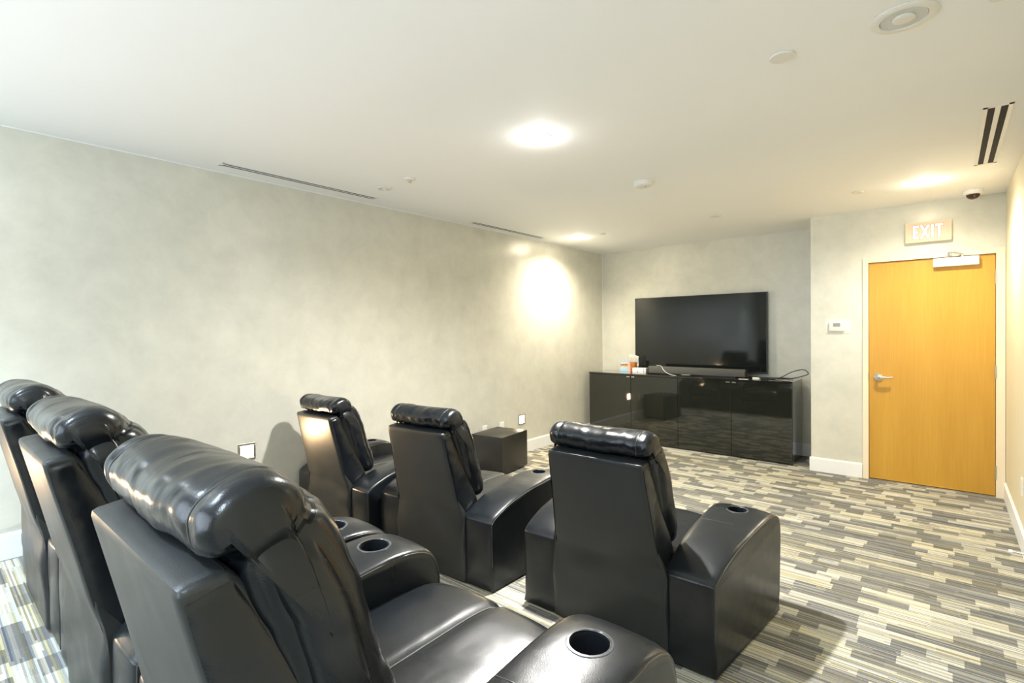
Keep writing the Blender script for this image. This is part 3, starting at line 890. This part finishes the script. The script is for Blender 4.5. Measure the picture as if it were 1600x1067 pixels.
def add_cushions(parent):
    prof = [(-0.074, 0.908), (-0.104, 0.935), (-0.112, 0.982), (-0.084, 1.014), (-0.020, 1.030), (0.045, 1.015), (0.102, 0.972), (0.148, 0.908), (0.186, 0.825),
            (0.214, 0.73), (0.236, 0.64), (0.245, 0.555), (0.23, 0.492), (0.18, 0.468), (0.135, 0.490), (0.095, 0.560), (0.03, 0.69), (-0.022, 0.80), (-0.056, 0.875)]
    P = [Vector((0, a, b)) for a, b in prof]
    m = len(P); K = 9; sp_ = []
    for i in range(m):
        p0 = P[(i - 1) % m]; p1 = P[i % m]; p2 = P[(i + 1) % m]; p3 = P[(i + 2) % m]
        for k in range(K):
            t = k / K
            sp_.append(0.5 * ((2 * p1) + (p2 - p0) * t + (2 * p0 - 5 * p1 + 4 * p2 - p3) * t * t + (3 * p1 - p0 - 3 * p2 + p3) * t ** 3))
    n = len(sp_)
    area_c = sum(sp_, Vector()) / n
    nrms = []
    for i in range(n):
        t0 = (sp_[(i + 1) % n] - sp_[i - 1]).normalized()
        nrms.append(Vector((0, t0.z, -t0.y)))
    if sum(nrms[i].dot(sp_[i] - area_c) for i in range(n)) < 0: nrms = [-v for v in nrms]
    h = 0.272; RD = 0.042
    core = Vector((0, 0.07, 0.76))

    def surf(u, i, lift=0.0):
        p, nr = sp_[i], nrms[i]
        x = h * u
        e = h - abs(x)
        ins = RD - math.sqrt(max(0, RD * RD - (RD - e) ** 2)) if e < RD else 0
        ins *= 0.8
        fy = max(0.0, min(1.0, (p.y + 0.02) / 0.12)) * max(0.25, min(1.0, (p.z - 0.45) / 0.2))
        q = p - nr * ins
        q.y -= 0.055 * fy * abs(u) ** 2.2
        # broad slack folds and gathers running in from the ends
        g1 = noise.noise(Vector((p.y * 9, p.z * 9, u * 1.7 + 3)))
        g2 = noise.noise(Vector((p.y * 26, p.z * 22 + abs(u) * 3, u * 1.5)))
        g3 = noise.noise(Vector((p.y * 16 + u * 4, p.z * 30 - abs(u) * 7, 7.7)))
        eg = abs(u) ** 3 * min(1.0, (e + 0.008) / 0.045)
        g3 *= min(1.0, (e + 0.008) / 0.045); g1 *= min(1.0, (e + 0.02) / 0.045)
        dsp = 0.007 * g1 + 0.006 * eg * g2 + 0.004 * (0.4 + eg) * g3 + lift
        # head roll bulges above the crease, which bites in deepest near the ends
        dc = crease_d(p.y, p.z)
        if True:
            front_fade = (1.0 if p.y < 0.08 else (0.35 + 0.65 * eg)) * max(0.0, min(1.0, (p.y + 0.10) / 0.03))
            dsp -= (0.014 * math.exp(-(dc / 0.016) ** 2) + 0.008 * math.exp(-(dc / 0.045) ** 2)) * front_fade
        if dc > 0: dsp += 0.0032 * min(1.0, dc / 0.03) * min(1.0, (e + 0.01) / 0.05) * noise.noise(Vector((u * 5.0 + p.z * 16 - p.y * 9, p.y * 5 + u * 2, 11)))
        if not lift:
            for su in (-0.76, 0.76): dsp -= 0.003 * math.exp(-((u - su) / 0.02) ** 2)
        q += nr * dsp
        q.x = x
        return q

    def cap(sg, f, ring):
        out = []
        for v in ring:
            y = core.y + (v.y - core.y) * f; z = core.z + (v.z - core.z) * f
            dc = crease_d(y, z)
            r = math.hypot(y + 0.075, z - 0.912); ph = math.atan2(z - 0.912, y + 0.075)
            bulge = 0.020 * (1 - f ** 5)
            groove = 0.011 * math.exp(-(dc / 0.013) ** 2) + 0.005 * math.exp(-(dc / 0.04) ** 2)
            fan = 0.010 * noise.noise(Vector((ph * 2.6, r * 1.5, sg * 2.0))) * math.exp(-((r - 0.13) / 0.11) ** 2)
            gath = 0.002 * noise.noise(Vector((y * 8, z * 22, sg)))
            out.append(Vector((v.x + sg * (bulge - groove * (1 - f ** 12) + (fan + gath) * (1 - f ** 6)), y, z)))
        return out
    nx = 78
    rows = []
    for ix in range(nx + 1):
        u = -math.cos(math.pi * ix / nx) * 0.55 + 0.45 * (-1 + 2 * ix / nx)
        rows.append([surf(u, i) for i in range(n)])
    FS = (0.985, 0.96, 0.92, 0.87, 0.81, 0.74, 0.66, 0.57, 0.47, 0.36, 0.24, 0.12, 0.03)
    left = [cap(-1, f, rows[0]) for f in FS]
    right = [cap(1, f, rows[-1]) for f in FS]
    rows = left[::-1] + rows + right
    for name, want in (('headrest', True), ('back_cushion', False)):
        bm = bmesh.new()
        vs = [[bm.verts.new(p) for p in r] for r in rows]
        for a, b in zip(range(len(rows) - 1), range(1, len(rows))):
            for i in range(n):
                j = (i + 1) % n
                c = (rows[a][i] + rows[a][j] + rows[b][i] + rows[b][j]) / 4
                if (crease_d(c.y, c.z) > -0.004) if want else (crease_d(c.y, c.z) < 0.004):
                    bm.faces.new((vs[a][i], vs[a][j], vs[b][j], vs[b][i]))
        bmesh.ops.delete(bm, geom=[v for v in bm.verts if not v.link_faces], context='VERTS')
        if not want:
            for r in (vs[0], vs[-1]):
                if all(v.is_valid for v in r): bm.faces.new(r)
        o = obj(name, bm, 'cushion', parent, smooth=True)
        for su in ((-0.76, 0.0, 0.76) if want else ()):
            pts = []
            for i in range(n):
                q = surf(su, i, -0.0022)
                if (crease_d(q.y, q.z) > 0.012) if want else (crease_d(q.y, q.z) < -0.02 and q.z > 0.50 and sp_[i].y > (0.5 - sp_[i].z * 0.45) - 0.03 and i < n * 0.66): pts.append((i, q))
            # keep the longest run
            runs = []; cur = []
            for k, (i, q) in enumerate(pts):
                if cur and i != cur[-1][0] + 1: runs.append(cur); cur = []
                cur.append((i, q))
            if cur: runs.append(cur)
            if not runs: continue
            run = max(runs, key=len)
            if len(run) > 4: obj('seam', tube([q for _, q in run], 0.0015, 6), 'piping', o, smooth=True)


def side_panel_bm(sx):
    """gathered leather gusset between rear shell and cushion"""
    bk = [(-0.128, 0.880), (-0.112, 0.80), (-0.076, 0.64), (-0.040, 0.46), (-0.026, 0.40)]
    ft = [(-0.064, 0.895), (-0.030, 0.83), (0.055, 0.64), (0.125, 0.49), (0.150, 0.42)]
    nv, nw = 60, 12

    def samp(L, t):
        pts = spline([(0, a, b) for a, b in L], 12)
        k = t * (len(pts) - 1); i = min(int(k), len(pts) - 2)
        return pts[i].lerp(pts[i + 1], k - i)
    bm = bmesh.new(); g = []
    for a in range(nv + 1):
        v = a / nv; A = samp(bk, v); Bp = samp(ft, v); row = []
        for b in range(nw + 1):
            w = b / nw
            p = A.lerp(Bp, 0.04 + 0.92 * w)
            hw_ = 0.284 - 0.030 * min(max((p.z - 0.40) / 0.45, 0), 1)
            ed = math.sin(math.pi * w) ** 0.5
            ev = min(1.0, min(v, 1 - v) / 0.05)
            gth = 0.0045 * noise.noise(Vector((w * 1.2, p.z * 26 - w * 1.5, sx * 3.1)))* (0.25 + 0.75 * w)
            x = hw_ + 0.0008 + (0.0055 + gth) * ed * ev
            row.append(bm.verts.new((sx * x, p.y, p.z)))
        g.append(row)
    for a in range(nv):
        for b in range(nw): bm.faces.new((g[a][b], g[a][b + 1], g[a + 1][b + 1], g[a + 1][b]))
    return bm


def make_recliner(label, loc, rz, wl, wr):
    t = thing('recliner', label, 'recliner', loc, rz, 'black leather theatre recliners')
    add_arm(t, -1, wl); add_arm(t, 1, wr)
    obj('back_shell', shell_bm(), 'vinyl', t, smooth='auto')
    # padded back and head cushion: one upholstered form, the head roll split off along its crease
    add_cushions(t)
    for sx in (-1, 1):
        obj('side_panel', side_panel_bm(sx), 'cushion', t, smooth=True)
    # seat, with a central stitched seam and rolled front
    bm = bmesh.new()
    nx_, ny_ = 28, 30
    sp_ = spline([(0, 0.16, 0.425), (0, 0.30, 0.425), (0, 0.50, 0.430), (0, 0.66, 0.432), (0, 0.745, 0.418), (0, 0.785, 0.375), (0, 0.79, 0.31), (0, 0.775, 0.26)], 6)
    rows = []
    for p in sp_:
        row = []
        for i in range(nx_ + 1):
            u = -1 + 2 * i / nx_
            crown = 0.016 * (1 - abs(u) ** 3) - 0.008 * math.exp(-(u / 0.05) ** 2) - 0.010 * (abs(u) ** 8)
            dz = crown * (1 if p.z > 0.36 else 0.4)
            row.append(bm.verts.new((u * (SI - 0.002), p.y + (crown * 0.8 if p.y > 0.72 else 0), p.z + dz + 0.003 * noise.noise(Vector((u * 3, p.y * 8, 4))))))
        rows.append(row)
    for a, b in zip(rows, rows[1:]):
        for i in range(nx_): bm.faces.new((a[i], a[i + 1], b[i + 1], b[i]))
    bottom = [[bm.verts.new((v.co.x, v.co.y, 0.24)) for v in rows[0]], [bm.verts.new((v.co.x, 0.76, 0.24)) for v in rows[-1]]]
    for i in range(nx_):
        bm.faces.new((rows[0][i], rows[0][i + 1], bottom[0][i + 1], bottom[0][i]))
        bm.faces.new((rows[-1][i], rows[-1][i + 1], bottom[1][i + 1], bottom[1][i]))
        bm.faces.new((bottom[0][i], bottom[0][i + 1], bottom[1][i + 1], bottom[1][i]))
    bmesh.ops.holes_fill(bm, edges=[e for e in bm.edges if e.is_boundary], sides=0)
    st = obj('seat', bm, 'leather', t, smooth='auto')
    obj('stitching', tube([(0, p.y, p.z + 0.0102) for p in sp_ if p.z > 0.40 and p.y > 0.2], 0.0018, 6), 'stitch', st)
    obj('footrest', B(-SI + 0.004, SI - 0.004, 0.70, 0.768, 0.045, 0.235, bev=0.022, seg=4), 'leather', t, smooth='auto')
    obj('base', B(-SI + 0.01, SI - 0.01, 0.172, 0.69, 0.0, 0.235), 'black', t)
    for sx in (-1, 1):
        for y in (0.06, 0.66):
            obj('foot', B(sx * (CW / 2 - 0.15), sx * (CW / 2 - 0.07), y - 0.03, y + 0.03, 0.0, 0.013), 'black', t)
    return t


make_recliner('front row recliner on the right, nearest the wooden door', (-1.258, 2.168, 0), math.radians(0.6), 0.02, 0.08)
o = make_recliner('middle recliner of the front row, beside the black subwoofer', (-2.462, 2.085, 0), math.radians(2.6), 0.0, 0.04); o.scale.x = 0.97
o = make_recliner('front row recliner against the left wall, lit orange on its back', (-3.477, 1.985, 0), 0.0, 0.0, 0.0); o.scale.x = 0.925
make_recliner('nearest recliner of the back row, its seat and cup holders in view', (-1.012, 0.350, ZS), 0.0, 0.01, 0.02)
make_recliner('middle recliner of the back row, behind the nearest one', (-2.085, 0.352, ZS), 0.0, 0.0, 0.01)
make_recliner('back row recliner farthest left, partly cut off by the photo edge', (-3.150, 0.354, ZS), 0.0, 0.0, 0.0)
